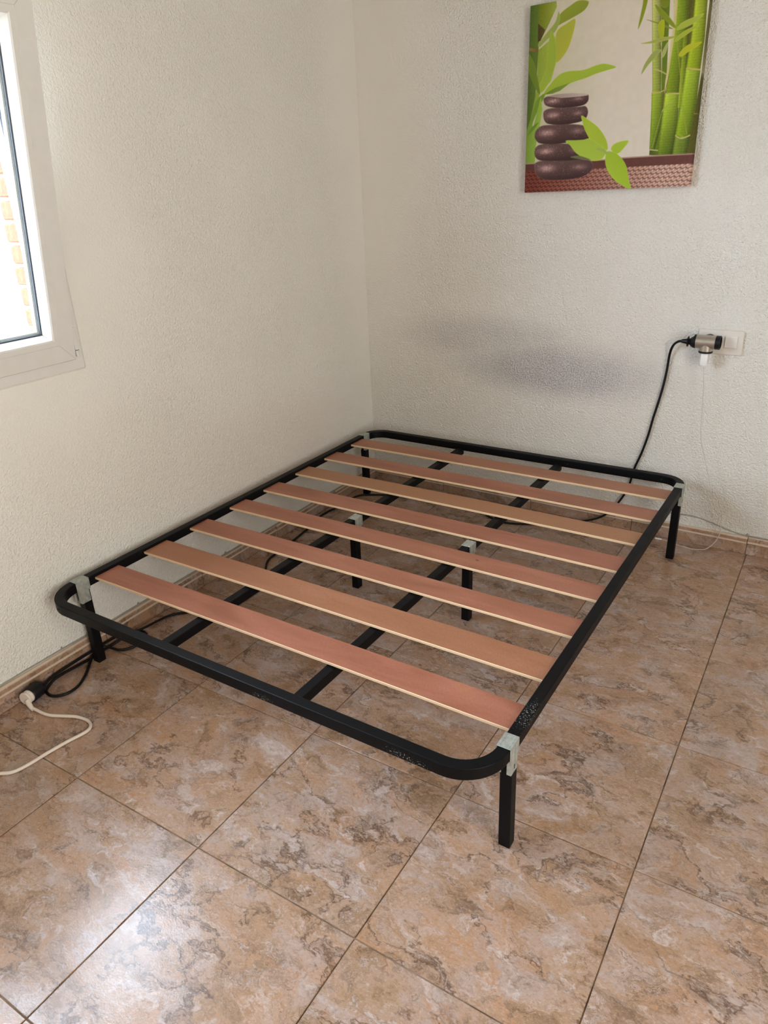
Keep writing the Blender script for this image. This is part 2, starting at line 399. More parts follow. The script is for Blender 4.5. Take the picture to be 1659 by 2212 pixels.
def skirting_back(cuts):
    root = tag(empty('baseboard_back', rz=WA), kind='structure')
    prof = [(0, 0), (.0080, 0), (.0080, .60), (.0098, .63), (.0102, .655), (.0098, .685), (.0078, .71), (.0080, .86), (.0066, .93), (.0040, .985), (0, 1.0)]
    for a, b in zip(cuts[:-1], cuts[1:]):
        c = (a+b)/2; h = hb(c); bm = bmesh.new(); rings = []
        for s in (a+.0012, b-.0012):
            hh = hb(s); rings.append([bm.verts.new((s-c, -d, q*hh)) for d, q in prof])
        n_ = len(prof)
        for q in range(n_):
            r = (q+1) % n_; bm.faces.new((rings[0][q], rings[0][r], rings[1][r], rings[1][q]))
        bm.faces.new(rings[0]); bm.faces.new(rings[1][::-1])
        o = link('skirting_tile', bm, M['skirt'], root); o.location = (c, 0, 0)
skirting_back([.001, .378, .8, 1.2215, 1.634, 2.045, 2.457, 2.87, 3.28, RX-.01])

# ------------------------------------------------------------------ outside
tag(link('neighbour_ground', newbox(-12, -.29, -12, 10, -.45, -.3), M['concrete']), kind='structure')
nb = empty('neighbour_house', (-5.2, -1.0, -.3))
tag(nb, 'sunlit white house wall seen through the tilted window beside the bed', 'building')
link('wall', newbox(-.3, 0, -6, 9, 0, 2.9), M['facade'], nb)
for q in range(7): link('ledge', newbox(0, .03, -6, 9, .5+q*.40, .53+q*.40), M['facade_band'], nb)

# ------------------------------------------------------------------ window
win = tag(empty('window_1', (0, 0, 0)), kind='structure')
def ring(y0, y1, z0, z1, prof, bm=None, mi=0, org=(0, 0, 0)):
    """mitred frame around the rectangle; prof: (inset, x) closed loop"""
    bm = bm or bmesh.new(); rings = []
    for cy, cz, sy, sz in ((y0, z0, 1, 1), (y1, z0, -1, 1), (y1, z1, -1, -1), (y0, z1, 1, -1)):
        rings.append([bm.verts.new((x-org[0], cy+sy*i-org[1], cz+sz*i-org[2])) for i, x in prof])
    n_ = len(prof)
    for a in range(4):
        b = (a+1) % 4
        for q in range(n_):
            r = (q+1) % n_; f = bm.faces.new((rings[a][q], rings[a][r], rings[b][r], rings[b][q])); f.material_index = mi
    return bm
fp = [(0, .004), (.034, .004), (.036, -.002), (.036, -.040), (.058, -.040), (.060, -.043), (.060, -.070), (0, -.070)]
link('frame', ring(-3.165, -1.463, .8505, 1.746, fp), M['pvc'], win)
link('frame_gasket', ring(-3.165, -1.463, .8505, 1.746, [(.050, -.040), (.056, -.040), (.056, -.0375), (.050, -.0375)]), M['gasket'], win)
for my_ in (-2.038, -2.590): link('frame_mullion', newbox(-.068, -.041, my_-.03, my_+.03, .905, 1.69, .002), M['pvc'], win)
# sealant line between frame and plaster
link('sealant', ring(-3.171, -1.457, .8445, 1.752, [(0, .0006), (.006, .0040), (.006, 0), (0, -.001)]), M['plaster_left'], win)
def sash(y0, y1, tilt, name='sash'):
    z0, z1 = .8785, 1.718; px, pz = .0, .8785
    piv = (px, 0, pz)
    sp_ = [(0, -.004), (0, .0125), (.002, .0150), (.0455, .0150), (.0465, .0138), (.0475, .0150), (.060, .0145), (.064, .0120), (.0745, -.0100), (.0750, -.0400), (.0100, -.0400), (.0100, -.004)]
    o = link(name, ring(y0, y1, z0, z1, sp_, org=piv), M['pvc'], win, loc=piv)
    if tilt: o.rotation_euler = (0, math.radians(tilt), 0)
    gz = ring(y0, y1, z0, z1, [(.0735, -.0105), (.0780, -.0125), (.0780, -.0180), (.0735, -.0180)], org=piv)
    link('gasket', gz, M['gasket'], o)
    link('spacer', ring(y0, y1, z0, z1, [(.0755, -.0200), (.0830, -.0200), (.0830, -.0330), (.0755, -.0330)], org=piv), M['facade_band'], o)
    bm = bmesh.new()
    box(bm, -.0185-px, -.0150-px, y0+.074, y1-.074, z0+.074-pz, z1-.074-pz); link('glass_pane', bm, M['glass'], o)
    # mitre lines at the welded corners
    bm = bmesh.new()
    for cy, sy in ((y0, 1), (y1, -1)):
        for cz, sz in ((z0, 1), (z1, -1)):
            a = Vector((.0151, cy+sy*.002, cz-pz+sz*.002)); b = Vector((.0151, cy+sy*.046, cz-pz+sz*.046))
            tube([a, b], .00035, 4, bm)
    link('corner_weld', bm, M['pvc_line'], o)
    bm = newbox(.0150, .0262, (y0+.012 if tilt else y1-.045), (y0+.045 if tilt else y1-.012), .36, .48, .003, 2)
    hd = link('handle', bm, M['pvc'], o)
    return o
sash(-2.036, -1.4905, 8.2)
sash(-2.588, -2.040, 0)
sash(-3.140, -2.592, 0)  # unseen third sash, added to let more daylight in
# corner hinge cover below right
bm = newbox(.004, .018, -1.4885, -1.479, .888, .962, .002, 1); link('hinge_cover', bm, M['pvc'], win)
bm = lathe([(0, .0048), (.016, .0048)], (0, 0, 1), (.0135, -1.483, .8835), 14); autosmooth(link('hinge_pin', bm, M['pvc'], win))
link('hinge_gap', newbox(.0145, .0184, -1.4885, -1.4795, .9005, .9018), M['slot'], win)

# ------------------------------------------------------------------ bed base
PSI = -.0219545480
BC = (.7427, -.9300)
bw = (math.cos(PSI)*BC[0]-math.sin(PSI)*BC[1], math.sin(PSI)*BC[0]+math.cos(PSI)*BC[1])
bed = tag(empty('bed_base', (bw[0], bw[1], 0), PSI), 'low black metal bed base with eight bare plywood slats, standing in the corner', 'bed')
bx = lambda x: x-BC[0]
byy = lambda y: y-BC[1]
HT, TW, THK = .2814, .0262, .0290
xl, xr, yf, yb = .0807, 1.4048, -1.7625, -.1110
def arc(cx, cy, r, a0, a1, n=12): return [(cx+r*math.cos(math.radians(a0+(a1-a0)*k/n)), cy+r*math.sin(math.radians(a0+(a1-a0)*k/n))) for k in range(n+1)]
def recttube(path, w, h, ztop, closed=False, bv=.0022):
    """rectangular steel tube with rounded edges swept along a flat path"""
    bm = bmesh.new(); n_ = len(path)
    sec = [(-w/2+bv, 0), (w/2-bv, 0), (w/2-bv*.3, -bv*.3), (w/2, -bv), (w/2, -h+bv), (w/2-bv*.3, -h+bv*.3), (w/2-bv, -h), (-w/2+bv, -h), (-w/2+bv*.3, -h+bv*.3), (-w/2, -h+bv), (-w/2, -bv), (-w/2+bv*.3, -bv*.3)]
    rings = []
    for i, p in enumerate(path):
        a = path[(i-1) % n_] if closed or i > 0 else p; b = path[(i+1) % n_] if closed or i < n_-1 else p
        t = Vector((b[0]-a[0], b[1]-a[1])).normalized(); nn = Vector((t.y, -t.x))
        rings.append([bm.verts.new((bx(p[0])+nn.x*s, byy(p[1])+nn.y*s, ztop+zz_)) for s, zz_ in sec])
    m_ = len(sec)
    for i in range(n_ if closed else n_-1):
        j = (i+1) % n_
        for k in range(m_): bm.faces.new((rings[i][k], rings[i][(k+1) % m_], rings[j][(k+1) % m_], rings[j][k]))
    if not closed: bm.faces.new(rings[0]); bm.faces.new(rings[-1][::-1])
    return bm
rf, rb = .087, .074
path = arc(xl+rf, yf+rf, rf, 180, 270)+[(.5, yf), (1.0, yf)]+arc(xr-rf, yf+rf, rf, 270, 360)
path += [(xr, -1.2), (xr, -.6)]+arc(xr-rb, yb-rb, rb, 0, 90)+[(.95, yb), (.5, yb)]+arc(xl+rb, yb-rb, rb, 90, 180)+[(xl, -.6), (xl, -1.2)]
autosmooth(link('frame', recttube(path, TW, THK, HT, True), M['black'], bed), 18)
# small round holes in the tube
for x, y in ((.150, yf-TW/2), (.98, yb-TW/2), (1.33, yb-TW/2)):
    link('tube_hole', lathe([(0, .0034), (.0012, .0034)], (0, -1, 0), (bx(x), byy(y)+.0006, HT-.014), 12), M['slot'], bed)
ZL = .2635
for xc in (.5210, .9440):
    o = link('centre_rail', recttube([(xc, yf+TW/2-.001), (xc, yb-TW/2+.001)], .0262, .026, ZL), M['black'], bed); autosmooth(o, 18)
# legs
def leg(xb, yb_, xt, yt, zt):
    bm = bmesh.new(); box(bm, -.0130, .0130, -.0130, .0130, 0, zt, .0016, 1)
    for v in bm.verts:
        f = v.co.z/zt; v.co.x += bx(xb)+(xt-xb)*f; v.co.y += byy(yb_)+(yt-yb_)*f
    return link('leg', bm, M['black'], bed)
yF, yB, yM = -1.6500, -.1940, -.9080
leg(xl, yF, xl, yF, HT-THK+.0005); leg(xr, yF+.004, xr, yF, HT-THK+.0005)
leg(xl, yB, xl, yB, HT-THK+.0005); leg(xr, yB, xr, yB, HT-THK+.0005)
leg(.5197, -.912, .5210, yM, ZL-.026+.0005); leg(.9442, -.912, .9440, yM, ZL-.026+.0005)
# galvanised brackets clasping rail and leg top
def bracket(xc, yc, ztop, boltside, drop):
    t_ = .0014; w = TW/2+.0006; L2 = .0215; bm = bmesh.new()
    box(bm, -w-t_, w+t_, -L2, L2, ztop+.0002, ztop+t_+.0002, .0005)
    for s in (-1, 1):
        a, b = sorted((s*w, s*(w+t_)))
        box(bm, a, b, -L2, L2, ztop-THK-.004, ztop+.0010, .0004)
        box(bm, a, b, -.0150, .0150, ztop-drop, ztop-THK-.003, .0004)
        for yy in (-.008, .008):      # pressed ribs
            c, d = sorted((s*(w+t_-.0003), s*(w+t_+.0010))); box(bm, c, d, yy-.0013, yy+.0013, ztop-THK-.006, ztop-.006, .0004)
        # side flange folded round the leg
        c, d = sorted((s*(.0060), s*(w+t_))); box(bm, c, d, -.0155-t_, -.0150, ztop-drop+.002, ztop-THK-.0045, .0004)
    for xx in (-w+.004, w-.004): box(bm, xx-.0010, xx+.0010, -L2+.001, L2-.001, ztop+t_, ztop+t_+.0008, .0003)
    ro = link('bracket', bm, M['zinc'], bed, loc=(bx(xc), byy(yc), 0))
    # pressed hook mark on the top plate
    pts = [Vector((-.007+.0145*k/12, .0065*math.cos(math.pi*2*k/12+.6)*(1 if k < 13 else 0), ztop+t_+.0003)) for k in range(13)]
    link('pressed_mark', tube(pts, .00045, 5), M['pvc_line'], ro)
    s = boltside
    if boltside and drop > .05:
        bmx = lathe([(0, .0055), (.0012, .0055), (.0013, .0036), (.0034, .0034), (.0040, .0018)], (s, 0, 0), (s*(w+t_-.0003), .003, ztop-drop+.012), 14)
        autosmooth(link('bolt', bmx, M['zinc'], ro))
        bmx = newbox(*sorted((-s*(w+t_-.0006), -s*(w+t_+.0004))), -.0018, .0018, ztop-drop+.009, ztop-drop+.020); link('slot', bmx, M['slot'], ro)
    return ro
for xc, yc, bs in ((xl, -1.6562, 1), (xr, -1.6562, -1), (xl, -.1945, 1), (xr, -.1945, -1)): bracket(xc, yc, HT, bs, .070)
for xc in (.5210, .9440): bracket(xc, -.9010, ZL+.0002, 1, .062)
# slats
ST, SL = .2725, .0078
rows = [(-1.6138, -1.5290), (-1.4336, -1.3403), (-1.2422, -1.1593), (-1.0548, -.9714), (-.8774, -.7883), (-.6910, -.6037), (-.5040, -.4145), (-.3143, -.2270)]
slat0 = None
x0, x1 = xl+TW/2+.0006, xr-TW/2-.0006
for n_, (ya, yb2) in enumerate(rows):
    if slat0 is None:
        bm = bmesh.new(); hw = .0436; cols = 16; L0 = (x1-x0)/2
        top = []; nl = [(-hw, -SL+.001), (-hw, -.0012), (-hw+.0012, 0), (hw-.0012, 0), (hw, -.0012), (hw, -SL+.001), (hw-.001, -SL), (-hw+.001, -SL)]
        rings = []
        for c in range(cols+1):
            x = -L0+2*L0*c/cols; bow = .0022*(1-(x/L0)**2)
            rings.append([bm.verts.new((x, y, z_+bow)) for y, z_ in nl])
        for c in range(cols):
            for q in range(8):
                r = (q+1) % 8; f = bm.faces.new((rings[c][q], rings[c][r], rings[c+1][r], rings[c+1][q]))
                f.material_index = 0 if q in (2, 6) else 1
        for rg in (rings[0], rings[-1]): f = bm.faces.new(rg); f.material_index = 1
        o = slat0 = link('slat', bm, [M['veneer'], M['edge']], bed)
    else:
        o = slat0.copy(); COL.objects.link(o); o.parent = bed
    o.pass_index = n_; o.location = (bx((x0+x1)/2), byy((ya+yb2)/2), ST); o.scale = (1, (yb2-ya)/.0872, 1)

# ------------------------------------------------------------------ canvas print
ART=[
('poly',[(-0.081,1.087),(0.06,1.065),(0.065,0.867),(0.061,0.766),(0.055,0.582),(0.039,0.383),(0.018,0.168),(-0.023,0.126),(-0.06,0.561)],(52,72,22),(96,120,40)),
('poly',[(0.054,1.043),(0.141,1.197),(0.164,0.974),(0.121,0.897),(0.081,0.834),(0.057,0.845)],(110,120,20),(150,165,60)),
('poly',[(0.053,0.907),(0.099,0.87),(0.072,0.819),(0.056,0.814)],(75,60,25),(90,80,35)),
('poly',[(0.06,0.774),(0.126,0.812),(0.163,0.83),(0.175,0.697),(0.147,0.605),(0.081,0.547),(0.039,0.383),(0.064,0.174),(0.002,0.169),(0.002,0.301),(0.06,0.581)],(120,145,45),(165,180,60)),
('leaf',[(0.279,0.898),(0.266,0.817),(0.234,0.744),(0.175,0.697),(0.166,0.776),(0.171,0.853),(0.225,0.883)],(175,175,50),(160,165,55)),
('leaf',[(0.35,0.972),(0.33,0.935),(0.269,0.91),(0.197,0.887),(0.16,0.877),(0.184,0.934),(0.247,0.969),(0.291,0.985)],(120,135,30),(150,160,50)),
('leaf',[(0.176,0.95),(0.186,0.903),(0.161,0.854),(0.106,0.815),(0.069,0.788),(0.059,0.805),(0.104,0.85),(0.158,0.9)],(135,150,60),(160,170,90)),
('poly',[(-0.03,0.801),(0.06,0.778),(0.061,0.762),(-0.004,0.778)],(150,120,70),(120,90,40)),
('leaf',[(0.137,0.857),(0.164,0.807),(0.172,0.713),(0.146,0.621),(0.096,0.553),(0.07,0.58),(0.114,0.672),(0.118,0.782)],(140,165,45),(160,180,60)),
('leaf',[(-0.0,0.762),(0.044,0.696),(0.062,0.63),(0.081,0.555),(0.071,0.548),(0.028,0.617),(0.0,0.685)],(120,140,40),(90,115,30)),
('leaf',[(0.533,0.636),(0.489,0.626),(0.418,0.614),(0.356,0.598),(0.273,0.583),(0.217,0.557),(0.17,0.542),(0.106,0.54),(0.138,0.585),(0.194,0.631),(0.25,0.645),(0.343,0.642),(0.415,0.657),(0.469,0.659)],(140,165,40),(165,185,55)),
('poly',[(0.106,0.54),(0.178,0.569),(0.263,0.584),(0.208,0.55),(0.16,0.539)],(105,130,40),(120,145,50)),
('leaf',[(0.116,0.543),(0.075,0.464),(0.039,0.392),(0.006,0.318),(-0.005,0.327),(0.027,0.418),(0.063,0.515)],(125,155,45),(100,130,40)),
('poly',[(0.087,0.53),(0.101,0.462),(0.086,0.363),(0.065,0.261),(0.064,0.17),(0.002,0.169),(0.014,0.247),(0.049,0.383)],(110,145,50),(150,180,60)),
('leaf',[(0.079,0.393),(0.05,0.357),(0.011,0.321),(0.001,0.318),(0.03,0.367)],(90,125,40),(110,140,50)),
('stalk',[(0.693,1.006),(0.747,0.997),(0.764,0.785),(0.832,0.177),(0.767,0.178),(0.746,0.52),(0.716,0.791)],(175,175,100),(120,140,25)),
('poly',[(0.743,0.998),(0.791,0.99),(0.805,0.779),(0.821,0.512),(0.821,0.174),(0.765,0.178),(0.81,0.375),(0.775,0.718)],(85,105,18),(100,120,25)),
('stalk',[(0.745,0.489),(0.812,0.489),(0.818,0.339),(0.791,0.198),(0.762,0.203),(0.751,0.415)],(140,160,40),(95,120,20)),
('poly',[(0.763,0.2),(0.81,0.2),(0.809,0.171),(0.764,0.174)],(70,85,20),(90,105,30)),
('stalk',[(0.809,0.987),(0.889,0.974),(0.905,0.734),(0.899,0.604),(0.896,0.474),(0.819,0.478),(0.828,0.679),(0.827,0.808)],(130,155,30),(110,130,20)),
('stalk',[(0.819,0.478),(0.897,0.47),(0.902,0.332),(0.895,0.169),(0.807,0.171),(0.814,0.34),(0.817,0.444)],(160,185,45),(90,110,20)),
('poly',[(0.889,0.974),(0.924,0.968),(0.941,0.729),(0.937,0.534),(0.932,0.277),(0.922,0.168),(0.891,0.17),(0.902,0.332),(0.899,0.604),(0.905,0.734)],(80,75,25),(105,110,30)),
('stalk',[(0.883,0.737),(0.908,0.765),(0.919,0.589),(0.913,0.401),(0.894,0.402),(0.888,0.572)],(115,130,25),(140,160,30)),
('stalk',[(0.924,0.968),(0.984,0.959),(0.995,0.722),(0.991,0.574),(0.916,0.587),(0.926,0.731)],(160,175,45),(140,160,20)),
('stalk',[(0.916,0.584),(0.992,0.572),(0.991,0.427),(0.976,0.263),(0.943,0.248),(0.897,0.269),(0.907,0.418)],(150,175,40),(120,145,20)),
('stalk',[(0.897,0.262),(0.943,0.247),(0.977,0.26),(0.972,0.164),(0.891,0.17)],(110,130,40),(100,120,30)),
('poly',[(0.976,0.263),(0.991,0.427),(0.999,0.56),(0.998,0.721),(0.998,0.877),(0.991,0.957),(1.032,0.951),(1.079,0.615),(1.052,0.156),(0.972,0.164)],(90,85,25),(60,70,15)),
('line',[(0.745,0.489),(0.786,0.487),(0.812,0.494)],(190,170,100),0.006),
('line',[(0.819,0.475),(0.855,0.475),(0.897,0.47)],(190,175,105),0.006),
('line',[(0.916,0.587),(0.953,0.58),(0.992,0.572)],(195,165,100),0.007),
('line',[(0.897,0.266),(0.928,0.249),(0.957,0.254),(0.977,0.262)],(190,180,110),0.007),
('line',[(0.763,0.202),(0.811,0.195)],(190,175,120),0.006),
('line',[(0.982,0.367),(0.999,0.364)],(150,130,60),0.004),
('poly',[(0.813,0.986),(0.835,0.983),(0.84,0.807),(0.838,0.742),(0.828,0.579),(0.823,0.495),(0.815,0.479),(0.813,0.53),(0.82,0.646),(0.823,0.744),(0.827,0.779)],(205,190,140),(190,175,110)),
('line',[(0.841,0.781),(0.857,0.707),(0.88,0.606),(0.9,0.504),(0.926,0.382),(0.959,0.268)],(150,150,60),0.004),
('line',[(0.769,0.722),(0.784,0.651),(0.794,0.498)],(150,160,60),0.003),
('line',[(0.75,0.601),(0.786,0.587),(0.822,0.566)],(185,175,100),0.006),
('line',[(0.812,0.389),(0.794,0.306),(0.777,0.213)],(160,160,70),0.003),
('line',[(0.83,0.565),(0.818,0.485),(0.815,0.399)],(130,90,50),0.003),
('leaf',[(0.678,0.935),(0.673,0.895),(0.657,0.839),(0.639,0.802),(0.644,0.85),(0.653,0.91),(0.657,0.939)],(140,150,30),(120,135,30)),
('leaf',[(0.719,0.904),(0.753,0.883),(0.802,0.837),(0.842,0.787),(0.826,0.786),(0.785,0.821),(0.744,0.862)],(150,165,35),(100,115,20)),
('leaf',[(0.679,0.842),(0.725,0.827),(0.78,0.805),(0.826,0.781),(0.804,0.784),(0.75,0.81)],(110,115,40),(130,140,40)),
('leaf',[(0.746,0.81),(0.775,0.828),(0.782,0.766),(0.774,0.725),(0.761,0.743)],(175,180,20),(150,160,30)),
('leaf',[(0.977,0.828),(0.952,0.803),(0.906,0.781),(0.85,0.77),(0.851,0.786),(0.881,0.807),(0.929,0.819)],(150,165,60),(170,180,60)),
('leaf',[(0.962,0.781),(0.936,0.764),(0.896,0.741),(0.845,0.717),(0.847,0.735),(0.88,0.759),(0.921,0.774)],(150,165,50),(165,175,50)),
('leaf',[(0.662,0.733),(0.72,0.738),(0.775,0.748),(0.846,0.743),(0.825,0.735),(0.759,0.727),(0.703,0.727)],(145,150,60),(165,165,80)),
('leaf',[(0.984,0.701),(0.958,0.682),(0.921,0.664),(0.887,0.645),(0.871,0.654),(0.883,0.675),(0.916,0.697),(0.955,0.701)],(170,175,20),(180,180,40)),
('leaf',[(0.776,0.688),(0.751,0.661),(0.713,0.626),(0.679,0.584),(0.69,0.628),(0.72,0.672),(0.748,0.692)],(140,150,70),(150,160,80)),
('leaf',[(0.808,0.724),(0.805,0.685),(0.793,0.656),(0.784,0.654),(0.784,0.687)],(170,170,100),(150,160,90)),
('leaf',[(0.858,0.44),(0.84,0.414),(0.81,0.389),(0.821,0.409)],(160,175,60),(150,160,60)),
('leaf',[(0.736,0.999),(0.773,0.993),(0.792,0.89),(0.751,0.896)],(110,125,20),(120,130,30)),
('poly',[(-0.008,0.168),(0.492,0.164),(0.621,0.168),(1.0,0.169),(1.016,0.167),(1.023,0.118),(0.679,0.118),(0.439,0.119),(-0.007,0.125)],(88,48,42),(100,58,50)),
('line',[(-0.008,0.168),(0.492,0.164),(0.621,0.168),(1.016,0.167)],(165,130,115),0.007),
('mat',[(-0.012,0.125),(0.439,0.119),(0.679,0.118),(1.023,0.118),(1.039,-0.01),(-0.006,-0.02)],(125,62,45),(185,140,120)),
('stone',[(0.061,0.147),(0.069,0.17),(0.105,0.18),(0.214,0.181),(0.346,0.177),(0.415,0.165),(0.437,0.145),(0.432,0.115),(0.396,0.086),(0.331,0.07),(0.221,0.066),(0.129,0.074),(0.077,0.102)],(70,46,44),(98,72,68)),
('stone',[(0.059,0.229),(0.069,0.26),(0.11,0.272),(0.208,0.269),(0.323,0.261),(0.383,0.25),(0.408,0.211),(0.389,0.178),(0.303,0.172),(0.192,0.174),(0.101,0.182),(0.068,0.201)],(70,46,44),(98,72,68)),
('stone',[(0.056,0.322),(0.065,0.352),(0.104,0.374),(0.18,0.373),(0.289,0.368),(0.367,0.354),(0.395,0.323),(0.405,0.293),(0.381,0.276),(0.296,0.273),(0.186,0.267),(0.096,0.277),(0.065,0.299)],(70,46,44),(98,72,68)),
('stone',[(0.107,0.432),(0.114,0.453),(0.153,0.463),(0.24,0.46),(0.326,0.456),(0.368,0.456),(0.385,0.433),(0.384,0.408),(0.365,0.384),(0.315,0.373),(0.229,0.369),(0.144,0.38),(0.116,0.401)],(70,46,44),(98,72,68)),
('stone',[(0.106,0.506),(0.114,0.524),(0.158,0.528),(0.236,0.517),(0.322,0.512),(0.376,0.516),(0.385,0.497),(0.379,0.476),(0.351,0.461),(0.283,0.457),(0.197,0.461),(0.126,0.478)],(70,46,44),(98,72,68)),
('poly',[(0.123,0.528),(0.192,0.534),(0.278,0.531),(0.371,0.52),(0.38,0.51),(0.322,0.509),(0.22,0.511),(0.158,0.522)],(150,130,120),(185,170,160)),
('leaf',[(0.348,0.409),(0.394,0.381),(0.443,0.348),(0.484,0.305),(0.512,0.259),(0.518,0.215),(0.481,0.236),(0.446,0.253),(0.406,0.283),(0.378,0.324),(0.357,0.37)],(150,170,40),(170,190,50)),
('leaf',[(0.258,0.281),(0.321,0.28),(0.372,0.28),(0.406,0.283),(0.459,0.252),(0.512,0.215),(0.506,0.19),(0.483,0.165),(0.432,0.162),(0.38,0.179),(0.326,0.212),(0.289,0.253)],(150,175,50),(165,190,60)),
('leaf',[(0.293,0.19),(0.336,0.196),(0.379,0.186),(0.424,0.167),(0.389,0.17),(0.337,0.179)],(95,95,65),(110,115,70)),
('leaf',[(0.638,0.257),(0.617,0.223),(0.58,0.192),(0.541,0.213),(0.547,0.238),(0.582,0.254)],(150,175,30),(165,190,60)),
('leaf',[(0.513,0.204),(0.554,0.203),(0.597,0.176),(0.634,0.13),(0.651,0.077),(0.673,0.001),(0.628,0.018),(0.581,0.047),(0.535,0.094),(0.511,0.148)],(140,170,30),(165,190,50)),
('line',[(0.453,0.226),(0.491,0.216),(0.513,0.2),(0.529,0.203)],(150,165,80),0.012)]

def paint(Rn=700):
    yy, xx = np.mgrid[0:Rn, 0:Rn]; u = (xx+.5)/Rn; v = (yy+.5)/Rn
    rng = np.random.RandomState(3)
    def sm(n, seed):      # smooth noise by bilinear upsampling
        g = np.random.RandomState(seed).rand(n+1, n+1); a = u*n; b = v*n; i = np.floor(a).astype(int).clip(0, n-1); j = np.floor(b).astype(int).clip(0, n-1)
        fa = a-i; fb = b-j; fa = fa*fa*(3-2*fa); fb = fb*fb*(3-2*fb)
        return (g[j, i]*(1-fa)+g[j, i+1]*fa)*(1-fb)+(g[j+1, i]*(1-fa)+g[j+1, i+1]*fa)*fb
    img = np.zeros((Rn, Rn, 3)); A_ = np.array([206, 194, 176.]); B_ = np.array([176, 174, 132.])
    k = np.clip(1-(u-.05)/.45, 0, 1)[..., None]*np.clip(1.1-np.abs(v-.35)*.9, 0, 1)[..., None]
    img[:] = A_*(1-k*.7)+B_*k*.7; img += (sm(40, 1)[..., None]-.5)*5
    def mask(poly, soft=.0016):
        inside = np.zeros((Rn, Rn), bool); P = np.array(poly); n = len(P); d = np.full((Rn, Rn), 9.)
        lo = P.min(0)-.01; hi = P.max(0)+.01
        r0, r1 = [int(np.clip(t*Rn, 0, Rn)) for t in (lo[1], hi[1])]; c0, c1 = [int(np.clip(t*Rn, 0, Rn)) for t in (lo[0], hi[0])]
        if r1 <= r0 or c1 <= c0: return None
        U = u[r0:r1, c0:c1]; V = v[r0:r1, c0:c1]; ins = np.zeros(U.shape, bool); dd = np.full(U.shape, 9.)
        for i in range(n):
            a, b = P[i], P[(i+1) % n]
            if a[1] != b[1]:
                cnd = ((a[1] > V) != (b[1] > V)) & (U < (b[0]-a[0])*(V-a[1])/(b[1]-a[1])+a[0]); ins ^= cnd
            e = b-a; L = e@e+1e-12; t = np.clip(((U-a[0])*e[0]+(V-a[1])*e[1])/L, 0, 1); dd = np.minimum(dd, np.hypot(U-a[0]-t*e[0], V-a[1]-t*e[1]))
        sd = np.where(ins, dd, -dd); return (slice(r0, r1), slice(c0, c1)), np.clip(sd/soft+.5, 0, 1), sd, U, V
    fib = sm(260, 5)
    for s in ART:
        kind, pts, c0, c1 = s[:4]; c0 = np.array(c0, float)
        if kind != 'line': c1 = np.array(c1, float)
        if kind == 'line':
            w = c1/2; P = [Vector((p[0], p[1], 0)) for p in pts]; P = catmull(P, 5)
            L = [np.array((p.x, p.y)) for p in P]; left = []; right = []
            for i in range(len(L)):
                t = L[min(i+1, len(L)-1)]-L[max(i-1, 0)]; t = t/(np.linalg.norm(t)+1e-9); nn = np.array((-t[1], t[0]))*w; left.append(L[i]+nn); right.append(L[i]-nn)
            r = mask(left+right[::-1])
            if r is None: continue
            sl, al, sd, U, V = r; img[sl] = img[sl]*(1-al[..., None]*.9)+c0*al[..., None]*.9; continue
        Q = pts
        if kind == 'leaf' or kind == 'stone': Q = [(p.x, p.y) for p in catmull([Vector((p[0], p[1], 0)) for p in pts], 5, True)]
        r = mask(Q)
        if r is None: continue
        sl, al, sd, U, V = r; P = np.array(Q); lo = P.min(0); hi = P.max(0); al = al[..., None]
        if kind == 'stalk':
            # across position within each row of the stalk
            fr = np.zeros(U.shape)
            for rr in range(U.shape[0]):
                ii = np.where(sd[rr] > 0)[0]
                if len(ii): fr[rr] = np.clip((np.arange(U.shape[1])-ii[0])/max(1, ii[-1]-ii[0]), 0, 1)
            sh = np.interp(fr, [0, .12, .35, .7, 1], [.9, 1.18, 1.05, .9, .62])
            vv = np.clip((V-lo[1])/(hi[1]-lo[1]), 0, 1)[..., None]
            col = (c1*(1-vv)+c0*vv*1.0)*sh[..., None]; col = col+(fib[sl][..., None]-.5)*14+4*np.sin(V*Rn*.55)[..., None]
        elif kind == 'leaf':
            w = (c1-c0); ax = P[0]-P[len(P)//2]; ax = ax/(np.linalg.norm(ax)+1e-9); ctr = P.mean(0)
            cr = (U-ctr[0])*-ax[1]+(V-ctr[1])*ax[0]; f = np.clip(cr/(np.abs(sd).max()*1.6+1e-6)*.5+.5, 0, 1)
            col = c0+w*f[..., None]; col = col+2.5*np.sin(cr*700)[..., None]; col = np.where((sd < .0022)[..., None], col*1.08, col)
        elif kind == 'stone':
            cu, cv = (lo+hi)/2; a = (hi-lo)/2; X = (U-cu)/a[0]; Y = (V-cv)/a[1]
            base = c0+(c1-c0)*np.clip(.45+.5*Y-.25*X, 0, 1)[..., None]
            g1 = np.exp(-((X+.55)**2/.07+(Y-.18)**2/.10)); g2 = np.exp(-((X-.55)**2/.05+(Y-.15)**2/.07))*.6
            nz = rng.rand(*U.shape); spark = (np.random.RandomState(4).rand(*[n//2+1 for n in U.shape]).repeat(2, 0).repeat(2, 1)[:U.shape[0], :U.shape[1]] > .965)*(Y > -.5)*(sm(30, 8)[sl] > .42)
            col = base+(g1+g2)[..., None]*np.array([92, 78, 76.])*(.65+.7*sm(170, 9)[sl])[..., None]
            col = np.where(spark[..., None], col+62, col); col = np.where((nz < .02)[..., None], col-20, col)
            col = np.where((sd < .004)[..., None], col*1.12+6, col)*(1-.30*np.clip(-Y-.45, 0, 1))[..., None]
        elif kind == 'mat':
            f = np.clip((U-.05)/.8, 0, 1)[..., None]; row = V*46; cell = np.floor(row); ph = (U*34+cell*.5) % 1; yy_ = row-cell
            zz_ = np.abs(yy_-(.5+.4*(2*np.abs(ph-.5)-.5))); weave = np.clip(1-zz_*5, 0, 1)[..., None]
